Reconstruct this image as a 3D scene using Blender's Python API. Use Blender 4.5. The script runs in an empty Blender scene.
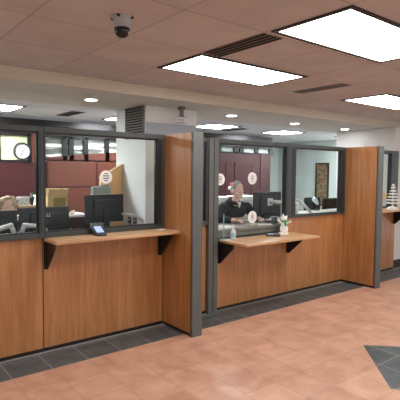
import bpy, bmesh, math, random
from mathutils import Vector, Matrix, noise
random.seed(7)
PI = math.pi
sc = bpy.context.scene
COL = sc.collection
sc.view_settings.view_transform = 'Standard'
sc.view_settings.look = 'None'

# ------------------------------------------------------------------ materials
def lin(c):
    return tuple(((v/255)/12.92 if v/255 <= .04045 else ((v/255+.055)/1.055)**2.4) for v in c) + (1,)
def newmat(name):
    m = bpy.data.materials.new(name); m.use_nodes = True
    nt = m.node_tree
    return m, nt, nt.nodes['Principled BSDF']
def plain(name, rgb, rough=.6, metal=0, emit=0, var=.06, scale=9, spec=.5):
    m, nt, b = newmat(name)
    n = nt.nodes.new('ShaderNodeTexNoise'); n.inputs['Scale'].default_value = scale; n.inputs['Detail'].default_value = 3
    tc = nt.nodes.new('ShaderNodeTexCoord'); nt.links.new(tc.outputs['Object'], n.inputs['Vector'])
    r = nt.nodes.new('ShaderNodeValToRGB'); c = lin(rgb)
    r.color_ramp.elements[0].position = .3; r.color_ramp.elements[1].position = .7
    r.color_ramp.elements[0].color = tuple(v*(1-var) for v in c[:3])+(1,)
    r.color_ramp.elements[1].color = tuple(min(1, v*(1+var)) for v in c[:3])+(1,)
    nt.links.new(n.outputs['Fac'], r.inputs['Fac']); nt.links.new(r.outputs['Color'], b.inputs['Base Color'])
    b.inputs['Roughness'].default_value = rough; b.inputs['Metallic'].default_value = metal
    b.inputs['Specular IOR Level'].default_value = spec
    if emit:
        nt.links.new(r.outputs['Color'], b.inputs['Emission Color']); b.inputs['Emission Strength'].default_value = emit
    return m
def wood(name, c1, c2, sc_=(14, 14, 1.0), rough=.32):
    m, nt, b = newmat(name)
    tc = nt.nodes.new('ShaderNodeTexCoord'); mp = nt.nodes.new('ShaderNodeMapping')
    mp.inputs['Scale'].default_value = sc_
    nt.links.new(tc.outputs['Object'], mp.inputs['Vector'])
    n1 = nt.nodes.new('ShaderNodeTexNoise'); n1.inputs['Scale'].default_value = 1.0; n1.inputs['Detail'].default_value = 5
    n1.inputs['Distortion'].default_value = .6
    n2 = nt.nodes.new('ShaderNodeTexNoise'); n2.inputs['Scale'].default_value = 5.0; n2.inputs['Detail'].default_value = 4
    nt.links.new(mp.outputs[0], n1.inputs['Vector']); nt.links.new(mp.outputs[0], n2.inputs['Vector'])
    mx = nt.nodes.new('ShaderNodeMath'); mx.operation = 'MULTIPLY_ADD'; mx.inputs[1].default_value = .35
    nt.links.new(n2.outputs['Fac'], mx.inputs[0])
    m2 = nt.nodes.new('ShaderNodeMath'); m2.operation = 'MULTIPLY'; m2.inputs[1].default_value = .65
    nt.links.new(n1.outputs['Fac'], m2.inputs[0]); nt.links.new(m2.outputs[0], mx.inputs[2])
    r = nt.nodes.new('ShaderNodeValToRGB'); r.color_ramp.elements[0].position = .36; r.color_ramp.elements[1].position = .66
    r.color_ramp.elements[0].color = lin(c1); r.color_ramp.elements[1].color = lin(c2)
    nt.links.new(mx.outputs[0], r.inputs['Fac']); nt.links.new(r.outputs['Color'], b.inputs['Base Color'])
    b.inputs['Roughness'].default_value = rough
    return m
def glass_mat(name, tint=(.95, .98, .97), refl=.10, rough=.0):
    m, nt, b = newmat(name); nt.nodes.remove(b)
    out = nt.nodes['Material Output']
    t = nt.nodes.new('ShaderNodeBsdfTransparent'); t.inputs[0].default_value = tint+(1,)
    g = nt.nodes.new('ShaderNodeBsdfGlossy'); g.inputs['Roughness'].default_value = rough
    lw = nt.nodes.new('ShaderNodeLayerWeight'); lw.inputs[0].default_value = .5
    pw = nt.nodes.new('ShaderNodeMath'); pw.operation = 'POWER'; pw.inputs[1].default_value = 3.0; nt.links.new(lw.outputs['Facing'], pw.inputs[0])
    mu = nt.nodes.new('ShaderNodeMath'); mu.operation = 'MULTIPLY_ADD'; mu.inputs[1].default_value = .16; mu.inputs[2].default_value = refl
    nt.links.new(pw.outputs[0], mu.inputs[0])
    mx = nt.nodes.new('ShaderNodeMixShader'); nt.links.new(mu.outputs[0], mx.inputs[0])
    nt.links.new(t.outputs[0], mx.inputs[1]); nt.links.new(g.outputs[0], mx.inputs[2]); nt.links.new(mx.outputs[0], out.inputs[0])
    return m
def grid_mat(name, x0, y0, step, base1, base2, groutc, gw, rough, noise_scale, offx=0, bump=0.0, dots=False, gstr=1.0):
    """square tiles on the XY plane in world metres"""
    m, nt, b = newmat(name); L = nt.links; N = nt.nodes.new
    geo = N('ShaderNodeNewGeometry'); sep = N('ShaderNodeSeparateXYZ'); L.new(geo.outputs['Position'], sep.inputs[0])
    def axis(o, off):
        a = N('ShaderNodeMath'); a.operation = 'SUBTRACT'; L.new(o, a.inputs[0]); a.inputs[1].default_value = off
        d = N('ShaderNodeMath'); d.operation = 'DIVIDE'; L.new(a.outputs[0], d.inputs[0]); d.inputs[1].default_value = step
        f = N('ShaderNodeMath'); f.operation = 'FRACT'; L.new(d.outputs[0], f.inputs[0])
        s = N('ShaderNodeMath'); s.operation = 'SUBTRACT'; L.new(f.outputs[0], s.inputs[0]); s.inputs[1].default_value = .5
        ab = N('ShaderNodeMath'); ab.operation = 'ABSOLUTE'; L.new(s.outputs[0], ab.inputs[0])
        g = N('ShaderNodeMath'); g.operation = 'GREATER_THAN'; L.new(ab.outputs[0], g.inputs[0]); g.inputs[1].default_value = .5-gw/step/2
        fl = N('ShaderNodeMath'); fl.operation = 'FLOOR'; L.new(d.outputs[0], fl.inputs[0])
        return g, fl
    gx, fx = axis(sep.outputs[0], x0); gy, fy = axis(sep.outputs[1], y0)
    mxg = N('ShaderNodeMath'); mxg.operation = 'MAXIMUM'; L.new(gx.outputs[0], mxg.inputs[0]); L.new(gy.outputs[0], mxg.inputs[1])
    gs = N('ShaderNodeMath'); gs.operation = 'MULTIPLY'; L.new(mxg.outputs[0], gs.inputs[0]); gs.inputs[1].default_value = gstr
    cb = N('ShaderNodeCombineXYZ'); L.new(fx.outputs[0], cb.inputs[0]); L.new(fy.outputs[0], cb.inputs[1])
    wn = N('ShaderNodeTexWhiteNoise'); wn.noise_dimensions = '3D'; L.new(cb.outputs[0], wn.inputs['Vector'])
    no = N('ShaderNodeTexNoise'); no.inputs['Scale'].default_value = noise_scale; no.inputs['Detail'].default_value = 6; no.inputs['Distortion'].default_value = .4
    L.new(geo.outputs['Position'], no.inputs['Vector'])
    ad = N('ShaderNodeMath'); ad.operation = 'MULTIPLY_ADD'; L.new(wn.outputs['Value'], ad.inputs[0]); ad.inputs[1].default_value = .16
    hm = N('ShaderNodeMath'); hm.operation = 'SUBTRACT'; L.new(no.outputs['Fac'], hm.inputs[0]); hm.inputs[1].default_value = .08
    L.new(hm.outputs[0], ad.inputs[2])
    r = N('ShaderNodeValToRGB'); r.color_ramp.elements[0].position = .3; r.color_ramp.elements[1].position = .7
    r.color_ramp.elements[0].color = lin(base1); r.color_ramp.elements[1].color = lin(base2)
    L.new(ad.outputs[0], r.inputs['Fac'])
    mix = N('ShaderNodeMix'); mix.data_type = 'RGBA'; L.new(gs.outputs[0], mix.inputs['Factor'])
    L.new(r.outputs['Color'], mix.inputs[6]); mix.inputs[7].default_value = lin(groutc)
    L.new(mix.outputs[2], b.inputs['Base Color'])
    b.inputs['Roughness'].default_value = rough
    if bump:
        bp = N('ShaderNodeBump'); bp.inputs['Strength'].default_value = bump; bp.inputs['Distance'].default_value = .004
        sb = N('ShaderNodeMath'); sb.operation = 'SUBTRACT'; L.new(no.outputs['Fac'], sb.inputs[0]); L.new(mxg.outputs[0], sb.inputs[1])
        L.new(sb.outputs[0], bp.inputs['Height']); L.new(bp.outputs[0], b.inputs['Normal'])
    return m

M = dict(
 wood=wood('honey_wood', (158, 104, 60), (190, 135, 87)),
 wood_shelf=wood('honey_wood_shelf', (186, 142, 100), (210, 170, 126), (1.0, 14, 14)),
 wood_light=wood('light_wood', (222, 168, 104), (236, 188, 128)),
 frame=plain('frame_grey', (62, 68, 68), .45, var=.03),
 cap=plain('end_cap_grey', (92, 95, 93), .5, var=.03),
 black=plain('black_metal', (22, 21, 22), .45),
 plastic=plain('black_plastic', (34, 36, 39), .35),
 screen=plain('black_screen', (12, 14, 16), .12),
 silver=plain('silver_metal', (206, 207, 208), .35, .15),
 white=plain('white_plastic', (228, 228, 226), .45),
 glass=glass_mat('partition_glass', (.95, .97, .96), .006),
 acrylic=glass_mat('acrylic', (.80, .95, .93), .12),
 edge=plain('acrylic_edge', (120, 178, 172), .2, emit=.05),
 beam=plain('beam_plaster', (204, 196, 178), .8, var=.03, scale=2),
 beam_under=plain('soffit_plaster', (206, 203, 193), .85, var=.03, scale=2),
 column=plain('column_paint', (222, 223, 220), .6, var=.02, scale=2),
 column_blue=plain('column_blue_band', (172, 178, 190), .5, var=.02, scale=2),
 wallw=plain('wall_white', (226, 224, 218), .7, var=.02, scale=2),
 wallg=plain('wall_grey', (188, 186, 182), .8, var=.02, scale=2),
 lobby=plain('lobby_wall', (170, 158, 142), .8, var=.04, scale=1.5),
 teal=plain('pale_teal_wall', (196, 206, 202), .8, var=.02, scale=2),
 maroon=plain('maroon_panel', (58, 15, 20), .35, var=.10, scale=3),
 maroon2=plain('maroon_moulding', (72, 30, 36), .35, var=.06, scale=3),
 salmon=plain('red_brown_panel', (92, 44, 28), .4, var=.08, scale=3),
 maroon_dark=plain('dark_maroon', (52, 20, 26), .4),
 header=plain('dark_header', (18, 14, 14), .3),
 pane=plain('transom_pane_glow', (150, 160, 156), .3, emit=.22),  # glow put into the pane for the lit room behind it
 green=plain('pale_green_paint_glow', (190, 200, 158), .6, emit=.12, var=.02),  # pale green wall colour with a glow added to look lit
 carpet=plain('office_carpet', (150, 148, 148), .95, var=.2, scale=60),
 cardboard=plain('cardboard', (198, 172, 128), .8),
 card_in=plain('cardboard_inner', (142, 126, 76), .8),
 paper=plain('paper_white', (236, 238, 238), .7, var=.02),
 ink=plain('ink_dark', (60, 60, 66), .6),
 bluepaper=plain('pale_blue_ink', (150, 205, 220), .6),
 desk=plain('grey_laminate', (150, 142, 136), .5),
 desk_white=plain('white_laminate', (205, 203, 200), .5),
 skin=plain('skin', (232, 192, 176), .5, var=.06, scale=20),
 greyhair=plain('short_grey_hair', (150, 148, 145), .8, var=.35, scale=90),
 blondhair=plain('ash_blond_hair', (176, 150, 118), .7, var=.45, scale=60),
 jacket=plain('black_fabric', (24, 26, 30), .85, var=.15, scale=40),
 trousers=plain('charcoal_fabric', (38, 38, 42), .9),
 brown=plain('dark_brown_fabric', (48, 40, 38), .85),
 red=plain('red_felt', (196, 38, 50), .8),
 fur=plain('white_fur', (240, 240, 236), .95),
 greenf=plain('green_felt', (28, 150, 78), .8),
 gold=plain('gold_card', (205, 176, 104), .4, .3),
 gel=plain('clear_gel', (206, 222, 226), .15),
 label_blue=plain('pale_blue_label', (150, 190, 205), .4),
 lcd=plain('lcd_screen', (160, 178, 225), .3, emit=.7),
 mesh=plain('grey_mesh', (150, 160, 152), .8),
 vent=plain('vent_grey', (120, 112, 104), .6),
 slot=plain('slot_black', (24, 20, 18), .9),
 dome=plain('smoked_dome', (14, 12, 12), .06),
 camgrey=plain('camera_grey', (170, 172, 176), .5),
 tframe=plain('troffer_frame', (34, 30, 28), .5),
)
def emission(name, rgb, s):
    m, nt, b = newmat(name); nt.nodes.remove(b); e = nt.nodes.new('ShaderNodeEmission')
    e.inputs[0].default_value = lin(rgb); e.inputs[1].default_value = s
    nt.links.new(e.outputs[0], nt.nodes['Material Output'].inputs[0]); return m
M['diff'] = emission('diffuser_light', (255, 250, 244), 10)
M['diff_office'] = emission('office_diffuser_light', (246, 250, 255), 45)
M['floor'] = grid_mat('terracotta_tile', .978, 3.46, .305, (186, 138, 114), (214, 170, 146), (150, 136, 128), .006, .38, 5.0, bump=.25, gstr=.75)
M['slate'] = grid_mat('slate_tile', .978, 3.46, .305, (64, 72, 76), (90, 99, 103), (150, 150, 148), .007, .42, 9.0, bump=.2)
M['ceil'] = grid_mat('lobby_ceiling_tile', 2.09, 1.40, .61, (184, 178, 174), (198, 192, 188), (138, 126, 118), .012, .9, 3.0, gstr=.55)
M['ceil_office'] = grid_mat('office_ceiling_tile', 1.15, 5.53, .61, (212, 214, 214), (220, 222, 222), (180, 182, 182), .012, .9, 3.0)

def light_streak_mat():  # ceiling lights of the next room painted in as glowing streaks
    m, nt, b = newmat('light_streak_pane'); N = nt.nodes.new; L = nt.links
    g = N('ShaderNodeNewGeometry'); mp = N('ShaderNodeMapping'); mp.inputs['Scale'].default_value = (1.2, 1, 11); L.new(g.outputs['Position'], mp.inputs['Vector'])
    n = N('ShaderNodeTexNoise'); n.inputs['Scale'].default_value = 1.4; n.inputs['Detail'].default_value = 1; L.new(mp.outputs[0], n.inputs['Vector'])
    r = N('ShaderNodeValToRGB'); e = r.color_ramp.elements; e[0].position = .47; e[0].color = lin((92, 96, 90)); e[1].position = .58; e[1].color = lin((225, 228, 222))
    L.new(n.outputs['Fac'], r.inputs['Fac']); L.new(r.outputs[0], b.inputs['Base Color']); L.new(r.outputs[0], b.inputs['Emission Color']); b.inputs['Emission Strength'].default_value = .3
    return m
M['light_streak'] = light_streak_mat()
# art for the framed picture
def art_mat():
    m, nt, b = newmat('picture_print'); N = nt.nodes.new; L = nt.links
    tc = N('ShaderNodeTexCoord'); sp = N('ShaderNodeSeparateXYZ'); L.new(tc.outputs['Object'], sp.inputs[0])
    v = N('ShaderNodeTexNoise'); v.inputs['Scale'].default_value = 14; v.inputs['Detail'].default_value = 4; L.new(tc.outputs['Object'], v.inputs['Vector'])
    r = N('ShaderNodeValToRGB'); e = r.color_ramp.elements
    e[0].position = .35; e[0].color = lin((70, 62, 50)); e[1].position = .65; e[1].color = lin((150, 130, 92))
    L.new(v.outputs['Fac'], r.inputs['Fac'])
    n2 = N('ShaderNodeTexNoise'); n2.inputs['Scale'].default_value = 7; L.new(tc.outputs['Object'], n2.inputs['Vector'])
    g = N('ShaderNodeMath'); g.operation = 'GREATER_THAN'; g.inputs[1].default_value = .62; L.new(n2.outputs['Fac'], g.inputs[0])
    mx = N('ShaderNodeMix'); mx.data_type = 'RGBA'; L.new(g.outputs[0], mx.inputs['Factor']); L.new(r.outputs[0], mx.inputs[6]); mx.inputs[7].default_value = lin((140, 74, 60))
    L.new(mx.outputs[2], b.inputs['Base Color']); b.inputs['Roughness'].default_value = .4
    return m
M['art'] = art_mat()

# ------------------------------------------------------------------ builder
class MB:
    def __init__(s): s.bm = bmesh.new()
    def _xf(s, vs, mat):
        if mat is not None: bmesh.ops.transform(s.bm, matrix=mat, verts=vs)
    def box(s, x0, x1, y0, y1, z0, z1, bev=0, mat=None):
        vs = bmesh.ops.create_cube(s.bm, size=1)['verts']
        bmesh.ops.scale(s.bm, vec=(x1-x0, y1-y0, z1-z0), verts=vs)
        bmesh.ops.translate(s.bm, vec=((x0+x1)/2, (y0+y1)/2, (z0+z1)/2), verts=vs)
        if bev:
            es = list({e for v in vs for e in v.link_edges})
            r = bmesh.ops.bevel(s.bm, geom=es, offset=bev, segments=2, profile=.5, affect='EDGES')
            vs = list({v for f in r['faces'] for v in f.verts} | {v for v in vs if v.is_valid})
        s._xf(vs, mat); return s
    def tube(s, pts, radii, seg=12, cap=True):
        pts = [Vector(p) for p in pts]
        if not hasattr(radii, '__len__'): radii = [radii]*len(pts)
        rings = []; ref = None
        for i, p in enumerate(pts):
            d = (pts[min(i+1, len(pts)-1)]-pts[max(i-1, 0)]).normalized()
            if ref is None:
                ref = d.orthogonal().normalized()
            ref = (ref-d*ref.dot(d)).normalized(); b = d.cross(ref)
            rings.append([s.bm.verts.new(p+(ref*math.cos(a)+b*math.sin(a))*radii[i]) for a in [2*PI*k/seg for k in range(seg)]])
        for a, b in zip(rings, rings[1:]):
            for k in range(seg): s.bm.faces.new((a[k], a[(k+1) % seg], b[(k+1) % seg], b[k]))
        if cap:
            s.bm.faces.new(rings[0][::-1]); s.bm.faces.new(rings[-1])
        return s
    def lathe(s, prof, c=(0, 0, 0), seg=24, mat=None, caps=True):
        vs = []; rings = []
        for r, z in prof:
            ring = [s.bm.verts.new((c[0]+max(r, 1e-4)*math.cos(2*PI*k/seg), c[1]+max(r, 1e-4)*math.sin(2*PI*k/seg), c[2]+z)) for k in range(seg)]
            rings.append(ring); vs += ring
        for a, b in zip(rings, rings[1:]):
            for k in range(seg): s.bm.faces.new((a[k], a[(k+1) % seg], b[(k+1) % seg], b[k]))
        if caps: s.bm.faces.new(rings[0][::-1]); s.bm.faces.new(rings[-1])
        s._xf(vs, mat); return s
    def ell(s, c, r, rot=None, seg=20):
        vs = bmesh.ops.create_uvsphere(s.bm, u_segments=seg, v_segments=seg//2+2, radius=1)['verts']
        m = Matrix.Translation(c) @ (rot.to_4x4() if rot is not None else Matrix()) @ Matrix.Diagonal((*r, 1))
        s._xf(vs, m); return s
    def cap(s, a, b, ra, rb, seg=14):
        s.tube([a, b], [ra, rb], seg); s.ell(a, (ra*.995,)*3, seg=seg); s.ell(b, (rb*.995,)*3, seg=seg); return s
    def prism(s, pts, axis, t0, t1):
        """pts: 2D outline; axis 'x' -> (y,z), 'y' -> (x,z), 'z' -> (x,y)"""
        def P(p, t): return {'x': (t, p[0], p[1]), 'y': (p[0], t, p[1]), 'z': (p[0], p[1], t)}[axis]
        a = [s.bm.verts.new(P(p, t0)) for p in pts]; b = [s.bm.verts.new(P(p, t1)) for p in pts]
        n = len(pts)
        s.bm.faces.new(a); s.bm.faces.new(b[::-1])
        for k in range(n): s.bm.faces.new((a[k], a[(k+1) % n], b[(k+1) % n], b[k]))
        return s
    def build(s, name, mat, parent=None, smooth=False, local=False, voxel=0, sm=0):
        bmesh.ops.recalc_face_normals(s.bm, faces=s.bm.faces)
        if parent is not None and not local:
            o = Vector((0, 0, 0)); p = parent
            while p: o += p.location; p = p.parent
            bmesh.ops.translate(s.bm, vec=-o, verts=s.bm.verts)
        loc = Vector((0, 0, 0))
        if parent is None and not local:
            lo = Vector([min(v.co[i] for v in s.bm.verts) for i in range(3)]); hi = Vector([max(v.co[i] for v in s.bm.verts) for i in range(3)])
            loc = Vector(((lo.x+hi.x)/2, (lo.y+hi.y)/2, lo.z)); bmesh.ops.translate(s.bm, vec=-loc, verts=s.bm.verts)
        me = bpy.data.meshes.new(name); s.bm.to_mesh(me); s.bm.free()
        o = bpy.data.objects.new(name, me); COL.objects.link(o); o.location = loc
        if voxel:
            r = o.modifiers.new('r', 'REMESH'); r.mode = 'VOXEL'; r.voxel_size = voxel
            if sm:
                q = o.modifiers.new('s', 'SMOOTH'); q.iterations = sm; q.factor = .5
            dg = bpy.context.evaluated_depsgraph_get()
            me2 = bpy.data.meshes.new_from_object(o.evaluated_get(dg)); o.modifiers.clear(); o.data = me2; me = me2
            smooth = True
        me.materials.clear(); me.materials.append(mat)
        if smooth:
            for p in me.polygons: p.use_smooth = True
        if parent is not None: o.parent = parent
        return o
def tag(o, label=None, cat=None, group=None, kind=None):
    if label: o['label'] = label
    if cat: o['category'] = cat
    if group: o['group'] = group
    if kind: o['kind'] = kind
    return o
def thing(name, label, cat, loc=(0, 0, 0), rz=0, group=None):
    o = bpy.data.objects.new(name, None); COL.objects.link(o); o.location = loc; o.rotation_euler.z = rz
    o.empty_display_size = .1
    return tag(o, label, cat, group)
def struct(name, mb, mat, label=None):
    o = mb.build(name, mat); o['kind'] = 'structure'
    if label: o['label'] = label; o['category'] = name.split('_')[0]
    return o
def dup(root, loc, label=None, rz=None):
    r = root.copy(); COL.objects.link(r); r.location = loc
    if rz is not None: r.rotation_euler.z = rz
    if label: r['label'] = label
    for ch in list(root.children):
        c = ch.copy(); COL.objects.link(c); c.parent = r
        for g in ch.children:
            d = g.copy(); COL.objects.link(d); d.parent = c
    return r
def text_mesh(name, body, size, mat, parent, M4, ext=.0008):
    cu = bpy.data.curves.new(name, 'FONT'); cu.body = body; cu.size = size; cu.extrude = ext; cu.align_x = 'CENTER'; cu.align_y = 'CENTER'
    o = bpy.data.objects.new(name, cu); COL.objects.link(o)
    me = bpy.data.meshes.new_from_object(o.evaluated_get(bpy.context.evaluated_depsgraph_get()))
    bpy.data.objects.remove(o); me.transform(M4); me.materials.clear(); me.materials.append(mat)
    q = bpy.data.objects.new(name, me); COL.objects.link(q); q.parent = parent; return q

# ------------------------------------------------------------------ the room
ZC, ZB = 2.415, 2.31
struct('floor', MB().box(-3, 10.5, -3, 3.80, -.1, 0), M['floor'], 'terracotta square tile lobby floor with pale grout')
struct('floor_office', MB().box(-3, 10.5, 3.80, 9.6, -.1, 0), M['carpet'], 'grey carpet floor behind the counters')
struct('trim_1', MB().box(-3, 10.5, 3.46, 3.80, .0, .0012), M['slate'], 'dark slate tile border along the counter base')
struct('trim_2', MB().prism([(4.295, 1.658), (3.695, 2.258), (3.092, 1.658), (3.695, 1.058)], 'z', 0, .0012), M['slate'], 'dark slate diamond inlaid in the terracotta floor')
struct('ceiling', MB().box(-3, 10.5, -3, 3.99, ZC, ZC+.1), M['ceil'], 'pinkish beige ceiling tiles over the lobby')
struct('ceiling_office', MB().box(-3, 10.5, 5.12, 9.6, ZB, ZB+.1), M['ceil_office'], 'grey ceiling tiles over the office')
bm_ = MB().box(-3, 10.5, 3.99, 5.12, ZB, ZB+.2)
bo = struct('ceiling_soffit', bm_, M['beam_under'], 'grey underside of the dropped soffit above the counters')
struct('trim_3', MB().box(-3, 10.5, 3.975, 3.99, ZB, ZC), M['beam'], 'beige front face of the dropped soffit')
struct('wall_left', MB().box(-3.1, -3, -3, 3.9, 0, 2.6), M['lobby'])
# column
cx0, cx1, cy0, cy1 = 2.77, 3.5, 4.50, 5.20
struct('wall_column', MB().box(cx0, cx1, cy0, cy1, 0, ZB), M['column'], 'pale square column behind the first counter')
struct('trim_4', MB().box(cx0+.002, cx1+.002, cy0-.006, cy0, 1.94, 2.12), M['column_blue'], 'blue grey band on the face of the column')  # thin blue grey band across the front of the column
# right hand white wall block and its return
struct('wall_end', MB().box(7.12, 10.5, 3.88, 5.0, 0, ZB), M['wallw'], 'white wall at the far right end of the counters')
struct('baseboard_right', MB().box(7.12, 10.5, 3.862, 3.88, 0, .13), M['black'], 'dark baseboard on the white end wall')
struct('wall_side', MB().box(8.9, 9.0, 5.0, 8.2, 0, ZB), M['teal'], 'pale teal side wall of the office')
struct('wall_rear', MB().box(7.0, 8.9, 8.0, 8.1, 0, ZB), M['teal'], 'pale teal rear wall of the office beside the red partition')
# far partition wall
YP = 6.5
struct('wall_maroon', MB().box(-1.5, 2.36, YP, YP+.08, 0, 1.68), M['maroon'], 'maroon low office wall on the left')
struct('wall_red', MB().box(4.9, 7.0, YP, YP+.08, 0, 1.94), M['maroon'], 'maroon panelled office wall behind the seated man')
struct('wall_brown', MB().prism([(2.36, 0), (4.9, 0), (4.9, 2.0), (2.36, 1.75)], 'y', YP-.02, YP+.06), M['salmon'], 'red brown panel wall with a sloping top edge')
struct('trim_5', MB().box(-1.5, 7.02, YP-.03, YP+.1, 2.06, 2.27), M['header'], 'dark header band above the transom windows')
mb = MB()
for x in (5.55, 6.25):    # door-like mouldings on the red wall
    for (a, b_, c, d) in ((x-.25, x+.25, 1.72, 1.75), (x-.25, x-.22, .5, 1.75), (x+.22, x+.25, .5, 1.75)):
        mb.box(a, b_, YP-.014, YP, c, d)
mb.box(6.70, 6.76, YP-.014, YP, .1, 1.94)
struct('trim_6', mb, M['maroon2'], 'raised mouldings on the maroon wall')
mb = MB()
for x in (2.36, 3.12, 3.9, 4.6): mb.box(x-.012, x+.012, YP-.028, YP-.02, .3, 1.72)
mb.box(2.36, 4.9, YP-.028, YP-.02, 1.32, 1.332)
struct('trim_7', mb, M['maroon'], 'dark seams on the red brown wall')
# transom windows
def transom(n, xs, z0, z1, mull, lab, paneb='pane'):
    f = MB()
    for x in xs: f.box(x-mull, x+mull, YP-.02, YP+.08, z0, z1)
    f.box(xs[0], xs[-1], YP-.02, YP+.08, z1-.03, z1); f.box(xs[0], xs[-1], YP-.02, YP+.08, z0, z0+.02)
    o = f.build('window_%d' % n, M['header']); tag(o, lab, 'window', None, 'structure')
    for a, b_ in zip(xs, xs[1:]):
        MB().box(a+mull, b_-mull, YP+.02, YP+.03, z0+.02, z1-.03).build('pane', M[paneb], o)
transom(1, [2.30, 2.62, 2.72, 2.95, 3.30, 3.7], 1.70, 2.06, .035, 'row of bright transom windows above the red brown wall', 'light_streak')
transom(2, [5.6, 6.02, 6.17, 6.58, 7.0], 1.93, 2.06, .05, 'row of small bright transom windows above the maroon wall')
transom(3, [1.0, 1.70, 2.12], 1.68, 2.06, .03, 'pale green transom opening above the left maroon wall', 'green')
MB().box(4.2, 5.5, YP, YP+.05, 1.9, 2.06).build('wall_transom', M['header'])['kind'] = 'structure'
bpy.data.objects['wall_transom']['label'] = 'dark infill between the transom windows'
# red brown mullion seen behind left glass
struct('trim_8', MB().box(2.13, 2.22, YP-.05, YP-.03, 1.68, 2.06), M['salmon'], 'red brown post beside the pale green opening')

# ------------------------------------------------------------------ ceiling fittings
def troffer(x0, x1, y0, y1, z, label, dm, group, slots=True):
    t = thing('ceiling_light', label, 'light', ((x0+x1)/2, (y0+y1)/2, z), 0, group)
    MB().box(x0+.02, x1-.02, y0+.02, y1-.02, z-.004, z-.001).build('diffuser', M[dm], t)
    f = MB(); w = .028
    f.box(x0, x1, y0, y0+w, z-.009, z); f.box(x0, x1, y1-w, y1, z-.009, z); f.box(x0, x0+w, y0+w, y1-w, z-.009, z); f.box(x1-w, x1, y0+w, y1-w, z-.009, z)
    f.build('frame', M['tframe'], t)
    if slots:
        s_ = MB(); n = 7; L_ = (x1-x0-.2)/n
        for k in range(n): s_.box(x0+.1+k*L_, x0+.1+(k+.75)*L_, y1+.018, y1+.028, z-.004, z)
        s_.build('air_slot', M['white'], t)
    return t
troffer(2.10, 3.32, 1.40, 1.965, ZC, 'large bright ceiling panel nearest the camera at top right', 'diff', 'lobby ceiling lights')
troffer(2.10, 3.32, 2.65, 3.235, ZC, 'bright ceiling panel at top centre beyond the slotted vent', 'diff', 'lobby ceiling lights')
troffer(4.66, 5.88, 2.65, 3.235, ZC, 'bright ceiling panel at far right edge above the last counter', 'diff', 'lobby ceiling lights')
troffer(4.66, 5.88, 1.40, 1.965, ZC, 'bright ceiling panel just outside the right edge of the view', 'diff', 'lobby ceiling lights', False)
for (x, y) in ((-.97, 1.40), (-.97, 2.65), (2.10, -1.1), (4.66, -1.1), (-.46, -1.1)):
    troffer(x, x+1.22, y, y+.585, ZC, 'ceiling panel over the near lobby outside the view', 'diff', 'lobby ceiling lights', False)
troffer(.55, 1.77, 5.53, 6.14, ZB, 'office ceiling panel at the left edge above the clock', 'diff_office', 'office ceiling lights', False)
troffer(3.03, 3.64, 5.53, 6.14, ZB, 'office ceiling panel beside the striped wall grille', 'diff_office', 'office ceiling lights', False)
troffer(4.62, 5.23, 5.5, 6.10, ZB, 'office ceiling panel above the seated man', 'diff_office', 'office ceiling lights', False)
troffer(6.26, 6.87, 5.5, 6.10, ZB, 'office ceiling panel furthest right, above the teal office', 'diff_office', 'office ceiling lights', False)
troffer(8.0, 8.6, 5.1, 5.7, ZB, 'office ceiling panel in the teal room out of view', 'diff_office', 'office ceiling lights', False)

def slot_vent(x0, x1, y0, y1, label):
    t = thing('air_vent', label, 'vent', ((x0+x1)/2, (y0+y1)/2, ZC))
    MB().box(x0, x1, y0, y1, ZC-.004, ZC).build('backing', M['vent'], t)
    n = 4; w = (x1-x0)/n
    for k in range(n): MB().box(x0+w*k+w*.25, x0+w*k+w*.72, y0, y1, ZC-.008, ZC-.0035).build('slot', M['slot'], t)
slot_vent(2.09, 2.27, 2.02, 2.62, 'four slot black linear air vent between the two big ceiling lights')
slot_vent(3.86, 4.0, 1.40, 2.0, 'dark slotted vent at right edge beside the nearest ceiling light')
t = thing('return_vent', 'flat grey perforated vent in the lobby ceiling right of centre', 'vent', (3.88, 2.97, ZC))
MB().box(3.81, 3.96, 2.64, 3.24, ZC-.006, ZC).build('vent_plate', M['vent'], t)
mb = MB()
for k in range(14): mb.box(3.825, 3.945, 2.66+k*.041, 2.678+k*.041, ZC-.008, ZC-.006)
mb.build('perforation', M['tframe'], t)
t = thing('office_vent', 'small dark slotted vent in the office ceiling at left', 'vent', (2.43, 5.85, ZB))
MB().box(2.34, 2.52, 5.56, 6.12, ZB-.006, ZB).build('vent_plate', M['vent'], t)
mb = MB()
for k in range(4): mb.box(2.36+k*.04, 2.38+k*.04, 5.58, 6.1, ZB-.01, ZB-.006)
mb.build('slot', M['slot'], t)
t = thing('office_vent', 'thin dark vent in the office ceiling right of the first square light', 'vent', (5.5, 5.9, ZB))
MB().box(5.42, 5.6, 5.7, 6.25, ZB-.006, ZB).build('vent_plate', M['slot'], t)
for (x, y, lab) in ((2.13, 4.55, 'round recessed downlight left of the wall grille'), (4.13, 4.55, 'round recessed downlight left of the centre pair'),
                    (5.50, 4.62, 'round recessed downlight above the red wall edge'), (6.80, 4.62, 'round recessed downlight above the last divider')):
    t = thing('downlight', lab, 'light', (x, y, ZB), 0, 'soffit downlights')
    MB().lathe([(.062, -.006), (.058, -.008), (.001, -.008)], (x, y, ZB)).build('lamp_lens', M['diff_office'], t, True)
    MB().lathe([(.062, 0), (.084, 0), (.086, -.006), (.078, -.010), (.062, -.007)], (x, y, ZB), seg=32).build('trim_ring', M['white'], t, True)

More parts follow.
